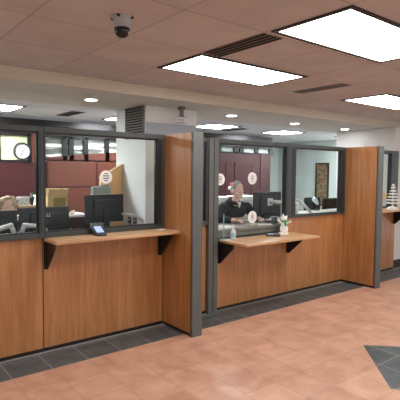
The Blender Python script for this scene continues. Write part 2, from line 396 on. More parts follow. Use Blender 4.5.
# security dome camera
t = thing('security_camera', 'white ceiling mounted dome security camera with smoked bubble', 'camera', (1.28, 2.33, ZC))
c = (1.28, 2.33, ZC)
MB().lathe([(.062, 0), (.062, -.008), (.050, -.012), (.047, -.055), (.049, -.062), (.001, -.062)], c, 32).build('housing', M['camgrey'], t, True)
MB().lathe([(.044, -.062), (.043, -.078), (.036, -.098), (.022, -.110), (.001, -.114)], c, 32).build('smoked_dome', M['dome'], t, True)
for a in (0.6, 2.2, 3.9, 5.3): MB().box(c[0]+.058*math.cos(a)-.009, c[0]+.058*math.cos(a)+.009, c[1]+.058*math.sin(a)-.006, c[1]+.058*math.sin(a)+.006, ZC-.012, ZC).build('mounting_tab', M['slot'], t)

# hanging sign
t = thing('hanging_sign', 'small white sign hanging from the soffit in front of the column', 'sign', (3.19, 4.35, ZB))
MB().box(3.10, 3.225, 4.345, 4.36, 2.125, 2.195, .002).build('sign_panel', M['white'], t)
MB().box(3.145, 3.19, 4.335, 4.365, 2.195, 2.275, .003).build('bracket', M['vent'], t)
MB().box(3.13, 3.20, 4.32, 4.38, 2.275, ZB, .003).build('ceiling_mount', M['cap'], t)
mb = MB()
for a in (3.110, 3.137, 3.163, 3.190):
    mb.box(a, a+.004, 4.343, 4.3455, 2.14, 2.18); mb.box(a, a+.018, 4.343, 4.3455, 2.156, 2.162)
mb.box(3.10, 3.225, 4.342, 4.346, 2.190, 2.197); mb.box(3.10, 3.225, 4.342, 4.346, 2.123, 2.130)
mb.build('lettering', M['ink'], t)

# wall grille on column side
t = thing('wall_grille', 'black louvred air grille high on the column side', 'vent', (cx0, 4.75, 2.02))
MB().box(cx0-.012, cx0, 4.53, 4.93, 1.95, 2.30).build('grille_back', M['slot'], t)
mb = MB()
for k in range(11):
    z = 1.965+k*.030; mb.box(cx0-.018, cx0-.006, 4.55, 4.91, z, z+.011)
mb.build('louvre', M['vent'], t)
mb = MB(); mb.box(cx0-.02, cx0, 4.52, 4.54, 1.94, 2.305); mb.box(cx0-.02, cx0, 4.92, 4.94, 1.94, 2.305); mb.box(cx0-.02, cx0, 4.54, 4.92, 1.94, 1.955); mb.box(cx0-.02, cx0, 4.54, 4.92, 2.29, 2.305)
mb.build('grille_frame', M['cap'], t)
for (y, mt, fc, lab) in ((4.86, 'plastic', 'white', 'black double power outlet low on the column'), (4.73, 'cap', 'white', 'grey cover plate beside the black outlet on the column')):
    t = thing('wall_outlet', lab, 'outlet', (cx0, y, .95))
    MB().box(cx0-.008, cx0, y-.038, y+.038, .885, 1.005, .002).build('cover_plate', M[mt], t)
    for z in (.918, .972): MB().box(cx0-.011, cx0-.008, y-.012, y+.012, z-.014, z+.014).build('socket', M['silver'], t)

# ------------------------------------------------------------------ counter partitions
YW = 3.83
ZT = 1.92
def frame_box(mb, x0, x1, z0, z1, w=.05, y0=3.80, y1=3.86, wt=None, wb=None):
    wt = wt or w; wb = wb or w
    mb.box(x0, x0+w, y0, y1, z0, z1); mb.box(x1-w, x1, y0, y1, z0, z1)
    mb.box(x0+w, x1-w, y0, y1, z1-wt, z1); mb.box(x0+w, x1-w, y0, y1, z0, z0+wb)
def bay(x0, x1, zs, label, jl=.05, jr=.05, sill=.045, seam=None, top=.047):
    """one partition bay: wood apron, kick plate, metal frame, glass"""
    t = thing('counter_partition', label, 'partition', ((x0+x1)/2, YW, 0))
    p = [x0]+(seam or [])+[x1]
    for a, b_ in zip(p, p[1:]):
        MB().box(a+.004, b_-.004, 3.83, 3.86, .035, zs, .002).build('wood_panel', M['wood'], t)
    MB().box(x0, x1, 3.842, 3.872, 0, zs-.002).build('kick_plate', M['black'], t)
    f = MB()
    f.box(x0, x0+jl, 3.80, 3.87, zs+.001, ZT, .003); f.box(x1-jr, x1, 3.80, 3.87, zs+.001, ZT, .003)
    f.box(x0+jl, x1-jr, 3.80, 3.87, ZT-top, ZT, .003); f.box(x0+jl, x1-jr, 3.80, 3.87, zs+.001, zs+sill, .003)
    f.build('frame', M['frame'], t)
    g = MB()      # black inner gasket
    a, b_, c, d = x0+jl, x1-jr, zs+sill, ZT-top; w = .012
    g.box(a, a+w, 3.822, 3.85, c, d); g.box(b_-w, b_, 3.822, 3.85, c, d); g.box(a+w, b_-w, 3.822, 3.85, d-w, d); g.box(a+w, b_-w, 3.822, 3.85, c, c+w)
    for (u, v) in ((x0+jl*.5, x0+jl+.004), (x1-jr-.004, x1-jr*.45)): g.box(u, v, 3.797, 3.8005, c, d)
    g.build('gasket', M['plastic'], t)
    MB().box(a+w, b_-w, 3.834, 3.840, c+w, d-w).build('glass_pane', M['glass'], t)
    return t
bay(-1.2, .08, .985, 'wood and glass partition bay out of view at the left')
bay(.08, 1.346, .985, 'leftmost wood fronted partition bay with black framed glass and no shelf', jr=.035)
bay(1.346, 2.562, .985, 'partition bay with glass above the high shelf left of the first divider', jr=.08, jl=.015)
bay(2.69, 3.13, .985, 'narrow wood and glass bay between first divider and grey post', jr=.03)
bay(3.26, 4.43, .785, 'glass bay with low shelf where the man sits', jl=.008, jr=.045, sill=.03)
bay(4.43, 5.648, .985, 'wood fronted glass bay left of the second divider without shelf', jl=.13, jr=.10, sill=.022)
bay(5.765, 7.09, .985, 'far right partition bay behind the white paper tree', jl=.02, jr=.21)
# extra mullion pieces
t = thing('partition_post', 'grey full height post left of the low shelf', 'post', (3.195, YW, 0))
MB().box(3.13, 3.26, 3.785, 3.87, .0, ZT, .004).build('post_body', M['cap'], t)
MB().box(3.192, 3.198, 3.782, 3.79, .03, ZT-.01).build('groove', M['slot'], t)

def divider(x0, y0, label):
    t = thing('divider_panel', label, 'divider', (x0+.055, 3.6, 0))
    MB().box(x0, x0+.11, y0+.018, 3.88, .03, ZT, .002).build('wood_panel', M['wood'], t)
    MB().box(x0-.003, x0+.113, y0-.012, y0+.012, 0.0, ZT+.004, .003).build('end_cap', M['cap'], t)
    MB().box(x0-.002, x0+.112, y0+.012, y0+.02, 0.0, ZT).build('black_strip', M['slot'], t)  # narrow black strip between end cap and wood
    MB().box(x0+.01, x0+.10, y0+.02, 3.88, 0, .03).build('base_strip', M['black'], t)
    return t
divider(2.567, 3.345, 'tall wooden divider with grey end cap beside the first shelf')
divider(5.652, 3.31, 'tall wooden divider with grey end cap at the right')

def shelf(x0, x1, y0, z, th, label, brx, bd, bh, y1=3.798, sub=None):
    t = thing('service_shelf', label, 'shelf', ((x0+x1)/2, (y0+y1)/2, z-th))
    MB().box(x0, x1, y0, y1, z-th, z, .004).build('shelf_board', M['wood_shelf'], t)
    for x in brx:
        b_ = MB().prism([(3.829, z-th-.001), (3.829, z-th-bh), (3.829-.03, z-th-bh), (3.829-bd, z-th-.045), (3.829-bd, z-th-.001)], 'x', x, x+.012)
        b_.box(x-.014, x+.026, 3.829-bd, 3.829, z-th-.006, z-th-.0005); b_.box(x-.014, x+.026, 3.822, 3.829, z-th-bh, z-th-.006)
        b_.build('bracket', M['black'], t)
    return t
shelf(1.352, 2.562, 3.535, .990, .03, 'high wooden shelf carrying a card reader left of the first divider', [1.366, 2.515], .21, .24)
shelf(3.285, 4.50, 3.36, .81, .028, 'low wooden shelf in front of the seated man', [3.30, 4.46], .25, .24)
shelf(5.768, 7.08, 3.50, 1.02, .03, 'wooden shelf at far right holding a white paper tree', [7.04], .24, .24)

# ------------------------------------------------------------------ stickers on glass
def sticker(x, z, r, label, kind):
    t = thing('round_sticker', label, 'sticker', (x, 3.833, z), 0, 'round stickers on the glass')
    mb = MB(); ring = [(x+r*math.cos(2*PI*k/36), z+r*math.sin(2*PI*k/36)) for k in range(36)]
    mb.prism(ring, 'y', 3.8315, 3.8335); mb.build('sticker_disc', M['paper'], t)
    mb = MB()
    if kind == 0:
        for dz, w in ((.032, .017), (.011, .03), (-.011, .03), (-.032, .017)): mb.box(x-w, x+w, 3.8300, 3.8315, z+dz-.0042, z+dz+.0042)
    else:
        for dz, w in ((.036, .022), (.020, .034), (-.018, .034), (-.036, .022)): mb.box(x-w, x+w, 3.8308, 3.8315, z+dz-.0025, z+dz+.0025)
        mb.box(x-.02, x+.02, 3.8308, 3.8315, z-.004, z+.008)
    mb.build('print', M['black'] if kind == 0 else M['cap'], t)
sticker(1.937, 1.500, .062, 'white round sticker with four dark lines on the left glass', 0)
sticker(3.823, 1.487, .072, 'oval white sticker on glass against the maroon wall', 1)
sticker(3.833, 1.03, .072, 'lower white round sticker on glass in front of the man', 1)
sticker(3.325, 1.475, .066, 'white round sticker half hidden by the grey post', 1)

# ------------------------------------------------------------------ things on the shelves
# card reader left
t = thing('card_reader', 'black card reader with lit screen on the high shelf', 'card reader', (1.80, 3.70, .990), math.radians(-8))
MB().box(-.045, .045, -.075, .085, 0, .018, .006).build('reader_body', M['plastic'], t, local=True)
rot = Matrix.Translation((0, .02, .034)) @ Matrix.Rotation(math.radians(22), 4, 'X')
MB().box(-.05, .05, -.08, .08, -.012, .012, .005, mat=rot).build('display_housing', M['plastic'], t, local=True)
MB().box(-.028, .036, -.05, .06, .0125, .0145, mat=rot).build('screen', M['lcd'], t, local=True)
t = thing('card_terminal', 'flat black payment terminal lying on the low shelf', 'card reader', (4.01, 3.66, .81), math.radians(35))
MB().box(-.045, .045, -.085, .085, 0, .022, .008).build('terminal_body', M['plastic'], t, local=True)
MB().box(-.03, .03, -.01, .06, .0215, .0235, .001).build('screen', M['lcd'], t, local=True)
mb = MB()
for i in range(3):
    for j in range(3): mb.box(-.028+.02*i, -.014+.02*i, -.068+.017*j, -.058+.017*j, .0215, .024)
mb.build('keypad', M['cap'], t, local=True)
t = thing('paper_slip', 'small white slip lying at the right end of the high shelf', 'paper', (2.46, 3.70, .990), .2)
MB().box(-.04, .04, -.025, .025, 0, .003).build('slip', M['paper'], t, local=True)
MB().box(-.03, .02, -.012, .012, .003, .007).build('folded_slip', M['paper'], t, local=True)
# sanitizer
t = thing('sanitizer_bottle', 'clear hand sanitizer bottle with white pump on the low shelf', 'bottle', (3.45, 3.745, .81))
MB().lathe([(.001, 0), (.026, 0), (.029, .004), (.029, .085), (.024, .098), (.012, .106), (.012, .112)], (0, 0, 0)).build('bottle_body', M['gel'], t, True, local=True)
MB().lathe([(.0295, .02), (.0297, .022), (.0297, .07), (.0295, .072)], (0, 0, 0)).build('label_wrap', M['label_blue'], t, True, local=True)
mb = MB().lathe([(.014, .112), (.014, .126), (.005, .128), (.005, .150), (.013, .152), (.013, .160), (.002, .161)], (0, 0, 0))
mb.tube([(0, 0, .156), (-.02, -.02, .156), (-.028, -.028, .150)], [.006, .005, .004]); mb.build('pump', M['white'], t, True, local=True)
# acrylic shield
t = thing('acrylic_stand', 'clear acrylic upright stand at left end of low shelf', 'stand', (3.312, 3.752, .81), math.radians(-41))
MB().box(-.004, .004, -.035, .045, .006, .285, .001).build('upright', M['acrylic'], t, local=True)
MB().box(-.006, .006, -.043, -.035, .006, .29).build('front_edge', M['edge'], t, local=True)
MB().box(-.035, .035, -.045, .045, 0, .006, .002).build('foot', M['gel'], t, local=True)
# bear figurine
t = thing('bear_figurine', 'white bear figurine with green scarf and raised paws on low shelf', 'figurine', (4.205, 3.665, .81), math.radians(-40)); t.scale = (1.12, 1.12, 1.0)
MB().box(-.05, .05, -.04, .04, 0, .028, .006).build('plinth', M['fur'], t, local=True)
mb = MB()
mb.cap((0, 0, .05), (0, 0, .15), .040, .030); mb.ell((0, 0, .07), (.045, .038, .055))
mb.cap((-.02, 0, .14), (-.062, -.012, .172), .015, .012); mb.cap((.02, 0, .14), (.064, -.012, .160), .015, .012)
mb.ell((0, -.004, .192), (.033, .030, .030)); mb.ell((0, -.034, .186), (.014, .014, .011))
mb.ell((-.026, 0, .222), (.011, .007, .012)); mb.ell((.026, 0, .222), (.011, .007, .012))
mb.cap((-.018, -.02, .03), (-.02, -.02, .06), .018, .02); mb.cap((.018, -.02, .03), (.02, -.02, .06), .018, .02)
mb.build('bear_body', M['fur'], t, local=True, voxel=.003, sm=3)
mb = MB().lathe([(.026, .155), (.036, .157), (.038, .165), (.034, .172), (.026, .172)], (0, 0, 0)); mb.cap((.006, -.036, .160), (.012, -.042, .118), .010, .011)
mb.build('scarf', M['greenf'], t, True, local=True)
mb = MB(); mb.ell((0, -.048, .188), (.005, .004, .004)); mb.ell((-.011, -.029, .199), (.003, .003, .003)); mb.ell((.011, -.029, .199), (.003, .003, .003))
mb.build('face_detail', M['ink'], t, True, local=True)
mb = MB().cap((-.005, 0, .215), (-.016, 0, .255), .012, .003); mb.ell((0, .002, .212), (.024, .022, .010)); mb.build('hat', M['fur'], t, True, local=True)
MB().cap((-.062, -.012, .176), (-.070, -.014, .20), .006, .003).build('candle', M['red'], t, True, local=True)
# paper tree
t = thing('paper_tree', 'white layered cut-out tabletop tree on the far right shelf', 'ornament', (6.58, 3.60, 1.02))
MB().lathe([(.001, 0), (.085, 0), (.085, .010), (.06, .035), (.02, .048), (.001, .05)], (0, 0, 0)).build('tree_base', M['fur'], t, True, local=True)
MB().tube([(0, 0, .04), (0, 0, .37)], [.012, .004]).build('trunk', M['white'], t, local=True)
for k in range(6):
    z = .085+k*.046; r = .105-k*.014; n = 12
    pts = [((r if j % 2 else r*.72)*math.cos(2*PI*j/(2*n)), (r if j % 2 else r*.72)*math.sin(2*PI*j/(2*n))) for j in range(2*n)]
    MB().prism(pts, 'z', z, z+.020).build('branch_tier', M['fur'], t, local=True)
MB().cap((0, 0, .36), (0, 0, .385), .022, .004).build('tip', M['fur'], t, True, local=True)
t = thing('gold_star', 'gold paper poinsettia star beside the white tree', 'ornament', (6.50, 3.72, 1.02), math.radians(-42))
MB().tube([(0, 0, 0), (0, 0, .19)], .005).build('stem', M['gold'], t, local=True)
MB().lathe([(.001, 0), (.03, 0), (.03, .006), (.001, .008)]).build('foot', M['gold'], t, local=True)
pts = [((.085 if j % 2 == 0 else .035)*math.cos(PI*j/6+.3), 0.205+(.085 if j % 2 == 0 else .035)*math.sin(PI*j/6+.3)) for j in range(12)]
MB().prism(pts, 'y', -.006, .006).build('petals', M['gold'], t, local=True)

# ------------------------------------------------------------------ office furniture
def desk(x0, x1, y0, y1, z, label, top='desk', modesty=True):
    t = thing('desk', label, 'desk', ((x0+x1)/2, (y0+y1)/2, 0))
    MB().box(x0, x1, y0, y1, z-.035, z, .004).build('desktop', M[top], t)
    for (x, y) in ((x0+.04, y0+.05), (x1-.04, y0+.05), (x0+.04, y1-.04), (x1-.04, y1-.04)):
        MB().box(x-.025, x+.025, y-.025, y+.025, 0, z-.035).build('leg', M['plastic'], t)
    if modesty: MB().box(x0+.07, x1-.07, y0+.02, y0+.035, z-.40, z-.035).build('modesty_panel', M['desk'], t)
    return t
desk(.15, 2.60, 3.93, 4.45, .74, 'grey desk behind the left glass carrying the black monitors')
desk(3.30, 4.92, 3.93, 4.42, .90, 'grey desk behind the low shelf under the hands of the man')
desk(5.0, 6.9, 3.93, 4.33, 1.0, 'pale worktop behind the glass left of the second divider', 'desk_white')

def monitor(xc, y, w, z0, z1, label, base_z, logo=None, rz=0, stand=True):
    t = thing('monitor', label, 'monitor', (xc, y, base_z), rz)
    h0, h1 = z0-base_z, z1-base_z
    MB().box(-w/2, w/2, -.010, .015, h0, h1, .005).build('casing', M['plastic'], t, local=True)
    MB().box(-w/2+.012, w/2-.012, .015, .017, h0+.015, h1-.012).build('display', M['screen'], t, local=True)
    MB().box(-w*.3, w*.3, -.035, -.009, h0+.05, h1-.05, .012).build('rear_bulge', M['plastic'], t, local=True)
    if stand:
        MB().box(-.03, .03, -.055, -.034, .012, (h0+h1)/2, .004).build('stand_neck', M['plastic'], t, local=True)
        MB().box(-.11, .11, -.13, .06, 0, .012, .004).build('stand_foot', M['plastic'], t, local=True)
    if logo:
        text_mesh('logo', logo, .042, M['silver'], t, Matrix.Translation((0, -.0365, h1-.075)) @ Matrix.Rotation(PI/2, 4, 'X'))
    return t
monitor(1.04, 4.27, .46, .93, 1.195, 'black monitor back at the left edge in front of the blond person', .74)
monitor(1.53, 4.29, .475, .93, 1.21, 'black monitor with silver letters behind the left frame post', .74, 'DELL')
monitor(2.155, 4.30, .43, 1.03, 1.315, 'black monitor back in front of the mesh chair left of the column', .74)
monitor(4.585, 4.30, .53, .94, 1.298, 'black monitor back beside the seated man', .90, stand=False)
monitor(6.62, 4.18, .5, 1.02, 1.27, 'black monitor partly hidden by the right frame near the second divider', 1.0, stand=True)

def arm(pts, r, loc, label, plate=None, name='screen_mount'):
    t = thing(name, label, 'mount', loc)
    for a, b_ in zip(pts, pts[1:]):
        d = Vector(b_)-Vector(a)
        MB().cap(a, b_, r, r*.85).build('arm_link', M['silver'], t, True)
    MB().lathe([(.001, 0), (.045, 0), (.045, .012), (.018, .016), (.018, .03), (.001, .03)], loc).build('clamp_base', M['silver'], t, True)
    if plate:
        x, y, z = plate; MB().box(x-.05, x+.05, y-.008, y+.004, z-.05, z+.05, .004).build('mounting_plate', M['silver'], t)
        MB().box(x-.018, x+.018, y-.03, y-.008, z-.018, z+.018, .004).build('swivel', M['cap'], t)
    return t
arm([(1.185, 4.05, .75), (1.185, 4.05, 1.0), (1.15, 4.04, 1.085), (.95, 4.02, 1.035), (.78, 4.1, 1.0)], .022, (1.185, 4.05, .74), 'silver monitor arm at the left edge in front of the first monitor')
arm([(1.235, 4.05, .75), (1.235, 4.05, 1.0), (1.262, 4.04, 1.078), (1.42, 4.03, 1.058), (1.47, 4.06, .98)], .022, (1.235, 4.05, .74), 'silver monitor arm left of the first frame post')
arm([(2.50, 4.12, .75), (2.50, 4.12, 1.04), (2.43, 4.17, 1.10), (2.33, 4.24, 1.11)], .014, (2.50, 4.12, .74), 'thin silver arm at right of the monitor near the column')
arm([(4.83, 4.0, .905), (4.83, 4.0, 1.14), (4.70, 4.06, 1.15), (4.585, 4.245, 1.165)], .030, (4.83, 4.0, .90), 'silver monitor arm with square plate behind the seated man monitor', (4.585, 4.252, 1.16))
arm([(5.16, 4.02, 1.005), (5.14, 4.02, 1.03), (4.90, 4.0, 1.17), (4.84, 4.02, 1.20)], .019, (5.16, 4.02, 1.0), 'silver slanting monitor arm just right of the centre mullion')
arm([(5.34, 4.18, 1.005), (5.31, 4.17, 1.03), (5.10, 4.14, 1.16), (5.05, 4.14, 1.19)], .015, (5.34, 4.18, 1.0), 'thinner silver slanting arm behind the first one in the right bay')

# lamp in right bay
t = thing('desk_lamp', 'small desk lamp with pale glass shade in the right glass bay', 'lamp', (5.58, 4.24, 1.0))
MB().lathe([(.001, 0), (.045, 0), (.045, .01), (.001, .012)]).build('lamp_base', M['plastic'], t, local=True)
MB().tube([(0, 0, .01), (0.03, .01, .08), (-.01, 0, .12)], .007).build('lamp_stem', M['plastic'], t, local=True)
MB().tube([(.03, 0, .085), (0.0, 0, .12), (-.055, 0, .17), (-.068, 0, .185)], [.012, .03, .042, .028], 16).build('lamp_shade', M['gel'], t, True, local=True)

# office chairs
def chair(loc, rz, label, mat, zt=1.05, w=.46, zb=.56):
    t = thing('office_chair', label, 'chair', loc, rz)
    MB().box(-.24, .24, -.24, .24, .43, .50, .03).build('seat', M[mat], t, True, local=True)
    mb = MB().box(-w/2, w/2, .20, .26, zb, zt, .028); mb.build('backrest', M[mat], t, True, local=True)
    MB().tube([(0, .14, .44), (0, .28, .46), (0, .285, zb+.15)], .02).build('back_support', M['plastic'], t, local=True)
    MB().tube([(0, 0, .10), (0, 0, .43)], [.03, .022]).build('gas_column', M['plastic'], t, local=True)
    for k in range(5):
        a = 2*PI*k/5+.3
        l = MB().tube([(0, 0, .11), (.22*math.cos(a), .22*math.sin(a), .075)], [.024, .014]).build('leg', M['plastic'], t, local=True)
        MB().ell((.22*math.cos(a), .22*math.sin(a), .03), (.028, .018, .030)).build('caster', M['plastic'], l, True, local=True)
    return t
chair((4.22, 4.80, 0), math.radians(6), 'black office chair the man sits on', 'brown', 1.0)
chair((1.34, 4.85, 0), 0, 'black office chair the blond person sits on', 'brown', .95)
chair((6.30, 4.64, 0), math.radians(4), 'dark office chair back in the right bay nearest the lamp', 'jacket', 1.15, .44)
chair((6.80, 4.64, 0), math.radians(0), 'dark office chair back nearest the second divider', 'jacket', 1.12, .44)
t = chair((2.48, 4.73, 0), math.radians(10), 'empty grey mesh office chair with curved silver back frame', 'mesh', 1.38, .27, .70)
mb = MB().tube([(-.14, .235, .85), (-.14, .235, 1.25), (-.10, .235, 1.33), (0, .235, 1.385), (.12, .235, 1.40), (.14, .235, .85)], .012)
mb.build('back_frame', M['silver'], t, True, local=True)

# credenza and what stands on it
t = thing('credenza', 'dark maroon storage credenza with pale top edge behind the monitors', 'cabinet', (1.85, 5.4, 0))
MB().box(1.35, 2.42, 5.22, 5.6, 0, 1.0, .004).build('carcass', M['maroon_dark'], t)
MB().box(1.33, 2.44, 5.20, 5.62, 1.0, 1.025, .004).build('top', M['desk_white'], t)
for x in (1.36, 1.89):
    d = MB().box(x+.01, x+.51, 5.205, 5.222, .05, .98, .003).build('door', M['maroon_dark'], t)
    MB().box(x+.24, x+.28, 5.19, 5.205, .85, .87).build('handle', M['silver'], d)
t = thing('wooden_riser', 'cream wooden desktop riser behind the blond person', 'shelf', (1.67, 5.4, 1.025))
MB().box(1.52, 1.84, 5.28, 5.5, 1.135, 1.155, .003).build('riser_top', M['cardboard'], t)
for x in (1.52, 1.82): MB().box(x, x+.02, 5.28, 5.5, 1.025, 1.135).build('side', M['cardboard'], t)
t = thing('paper_tray', 'white papers with pale blue marks propped on the riser', 'paper', (1.655, 5.33, 1.155))
MB().box(1.585, 1.725, 5.33, 5.345, 1.155, 1.255, .002).build('sheet', M['paper'], t)
mb = MB()
for (a, z) in ((1.61, 1.215), (1.65, 1.20), (1.69, 1.215), (1.63, 1.18), (1.68, 1.175)): mb.box(a-.012, a+.012, 5.3285, 5.33, z-.007, z+.007)
mb.build('print', M['bluepaper'], t)
t = thing('pen_cup', 'black tapered pen cup on the riser beside the papers', 'cup', (1.765, 5.36, 1.155))
MB().lathe([(.001, 0), (.014, 0), (.032, .10), (.029, .10), (.012, .005), (.001, .005)]).build('cup_body', M['plastic'], t, True, local=True)
MB().tube([(0, 0, .02), (.01, 0, .15)], .004).build('pen', M['greenf'], t, local=True)
MB().tube([(0.005, 0, .02), (-.012, .01, .14)], .004).build('pen', M['white'], t, local=True)
t = thing('white_binder', 'white standing binder right of the black pen cup', 'binder', (1.825, 5.42, 1.155))
MB().box(1.81, 1.84, 5.36, 5.48, 1.155, 1.265, .003).build('cover', M['paper'], t)
MB().box(1.813, 1.837, 5.3575, 5.36, 1.18, 1.23).build('spine_label', M['bluepaper'], t)
t = thing('cardboard_box', 'open cardboard box on the credenza above the lettered monitor', 'box', (2.05, 5.4, 1.025))
bx = MB(); bx.box(1.93, 2.17, 5.30, 5.306, 1.025, 1.25); bx.box(1.93, 2.17, 5.50, 5.506, 1.025, 1.25); bx.box(1.93, 1.936, 5.306, 5.5, 1.025, 1.25); bx.box(2.164, 2.17, 5.306, 5.5, 1.025, 1.25); bx.box(1.936, 2.164, 5.306, 5.5, 1.025, 1.031)
bx.build('carton', M['cardboard'], t)
MB().box(2.0, 2.14, 5.296, 5.30, 1.03, 1.235).build('printed_side', M['card_in'], t)
for (a, b_, c_) in (((1.93, 5.303, 1.25), (2.17, 5.303, 1.25), (0, -.03, .09)), ((1.93, 5.503, 1.25), (2.17, 5.503, 1.25), (0, .03, .09)), ((1.933, 5.31, 1.25), (1.933, 5.5, 1.25), (-.035, 0, .09)), ((2.167, 5.31, 1.25), (2.167, 5.5, 1.25), (.02, 0, .09))):
    q = MB(); v = [Vector(a), Vector(b_), Vector(b_)+Vector(c_), Vector(a)+Vector(c_)]
    n = (v[1]-v[0]).cross(v[2]-v[0]).normalized()*.004
    lo = [q.bm.verts.new(p) for p in v]; hi = [q.bm.verts.new(p+n) for p in v]
    q.bm.faces.new(lo); q.bm.faces.new(hi[::-1])
    for k in range(4): q.bm.faces.new((lo[k], lo[(k+1) % 4], hi[(k+1) % 4], hi[k]))
    q.build('flap', M['cardboard'], t)
t = thing('paper_ball', 'small crumpled white tissue on the credenza right of the box', 'paper', (2.24, 5.33, 1.025))
MB().ell((0, 0, .022), (.028, .024, .022)).ell((.02, .005, .03), (.018, .014, .022)).build('tissue', M['paper'], t, True, local=True)
# tall slanted cabinet
t = thing('tall_cabinet', 'light wood tall cabinet with slanting top beside the column', 'cabinet', (2.6, 5.05, 0))
MB().prism([(2.475, 0), (2.755, 0), (2.755, 1.625), (2.475, 1.475)], 'y', 5.02, 5.07).build('carcass', M['wood_light'], t)
MB().prism([(2.468, 1.473), (2.762, 1.630), (2.762, 1.644), (2.468, 1.487)], 'y', 5.015, 5.075).build('top_edge', M['cardboard'], t)
MB().box(2.60, 2.612, 5.0, 5.02, .9, 1.0).build('handle', M['silver'], t)
# white cabinets behind the man
for (a, b_, lab) in ((4.72, 5.08, 'white low cabinet behind the right shoulder of the man'), (5.30, 5.75, 'white low cabinet between the man and his monitor')):
    t = thing('filing_cabinet', lab, 'cabinet', ((a+b_)/2, 5.75, 0))
    MB().box(a, b_, 5.56, 5.95, 0, 1.155, .006).build('carcass', M['paper'], t)
    for k in range(3):
        d = MB().box(a+.015, b_-.015, 5.552, 5.56, .05+k*.36, .38+k*.36, .003).build('drawer', M['desk_white'], t)
        MB().box((a+b_)/2-.05, (a+b_)/2+.05, 5.535, 5.552, .30+k*.36, .315+k*.36).build('handle', M['silver'], d)
# santa hat
t = thing('santa_hat', 'red santa hat with white pompom hanging on a coat stand behind the man', 'hat', (4.955, 5.40, 1.285)); t.scale = (.8, .8, .8)
mb = MB().tube([(0, 0, .0), (0, 0, .05), (-.01, 0, .10), (-.05, 0, .10), (-.075, 0, .06)], [.075, .065, .045, .03, .015], 16); mb.build('felt_cone', M['red'], t, True, local=True)
MB().ell((-.085, 0, .025), (.034, .034, .040)).build('pompom', M['fur'], t, True, local=True)
t = thing('coat_stand', 'thin dark coat stand under the santa hat', 'coat stand', (4.97, 5.40, 0))
MB().tube([(0, 0, .02), (0, 0, 1.284)], .014).build('pole', M['maroon_dark'], t, local=True)
MB().lathe([(.001, 0), (.14, 0), (.14, .02), (.03, .03), (.001, .03)]).build('base', M['maroon_dark'], t, local=True)

# desk clutter in front of the man
t = thing('keyboard', 'dark keyboard under the monitor right of the man', 'keyboard', (4.62, 4.14, .90), math.radians(-12))
MB().box(-.19, .19, -.06, .06, 0, .014, .004).build('keyboard_body', M['plastic'], t, local=True)
mb = MB()
for i in range(12):
    for j in range(4): mb.box(-.178+.03*i, -.154+.03*i, -.05+.026*j, -.03+.026*j, .014, .019)
mb.build('keys', M['ink'], t, local=True)
t = thing('marker_pen', 'yellow marker lying below the lower sticker on the desk', 'pen', (4.05, 3.99, .90), .5)
MB().tube([(-.045, 0, .010), (.045, 0, .010)], .009).build('barrel', plain('yellow_plastic', (206, 200, 60), .4), t, local=True)
MB().tube([(.045, 0, .010), (.065, 0, .010)], [.010, .008]).build('pen_cap', M['plastic'], t, local=True)
t = thing('blue_eraser', 'small blue block left of the yellow marker on the desk', 'stationery', (3.93, 3.97, .90), .4)
MB().box(-.022, .022, -.012, .012, 0, .02, .003).build('block', plain('blue_plastic', (60, 60, 150), .4), t, local=True)
MB().box(-.022, .0, -.0125, .0125, .0, .0205).build('sleeve', M['paper'], t, local=True)
t = thing('tape_dispenser', 'small grey desk cup beside the bear figurine behind glass', 'cup', (4.42, 4.02, .90))
MB().box(-.028, .028, -.028, .028, 0, .085, .004).build('cup_body', M['cap'], t, local=True)
MB().box(-.032, .032, -.032, .032, .085, .092, .002).build('rim', M['silver'], t, local=True)
for (x, y, rz, lab) in ((3.62, 4.10, .2, 'loose paper stack on the desk at the left of the man'), (4.2, 4.02, -.3, 'white sheet on the desk between the hands of the man')):
    t = thing('paper_sheet', lab, 'paper', (x, y, .90), rz)
    MB().box(-.10, .10, -.07, .07, 0, .006).build('sheet', M['paper'], t, local=True)
    MB().box(-.085, .085, -.055, .065, .006, .010, mat=Matrix.Rotation(.12, 4, 'Z')).build('upper_sheet', M['desk_white'], t, local=True)

# clock
t = thing('wall_clock', 'round black rimmed wall clock against the pale green panel', 'clock', (2.0, 6.46, 1.82)) 
R90 = Matrix.Rotation(PI/2, 4, 'X')
MB().lathe([(.105, 0), (.12, .005), (.12, .025), (.10, .028), (.098, .012)], mat=R90, seg=40, caps=False).build('rim', M['plastic'], t, True, local=True)
MB().lathe([(.001, 0), (.10, 0), (.10, .010), (.001, .010)], mat=R90, seg=40).build('face', M['paper'], t, local=True)
mb = MB()
for k in range(12):
    a = 2*PI*k/12; mb.box(-.004, .004, -.014, -.0105, .075, .09, mat=Matrix.Rotation(a, 4, 'Y'))
mb.box(-.005, .005, -.016, -.012, 0, .055, mat=Matrix.Rotation(.9, 4, 'Y')); mb.box(-.004, .004, -.018, -.012, 0, .078, mat=Matrix.Rotation(3.4, 4, 'Y'))
mb.build('hands', M['ink'], t, local=True)

# picture on the teal wall
t = thing('framed_picture', 'tall dark framed picture on the pale teal wall', 'picture', (8.9, 6.6, .9))
f = MB(); y0, y1, z0, z1 = 6.43, 6.80, .80, 1.80
f.box(8.87, 8.9, y0, y0+.035, z0, z1); f.box(8.87, 8.9, y1-.035, y1, z0, z1); f.box(8.87, 8.9, y0, y1, z0, z0+.035); f.box(8.87, 8.9, y0, y1, z1-.035, z1)
f.build('picture_frame', M['brown'], t)
MB().box(8.885, 8.9, y0+.035, y1-.035, z0+.035, z1-.035).build('print', M['art'], t)

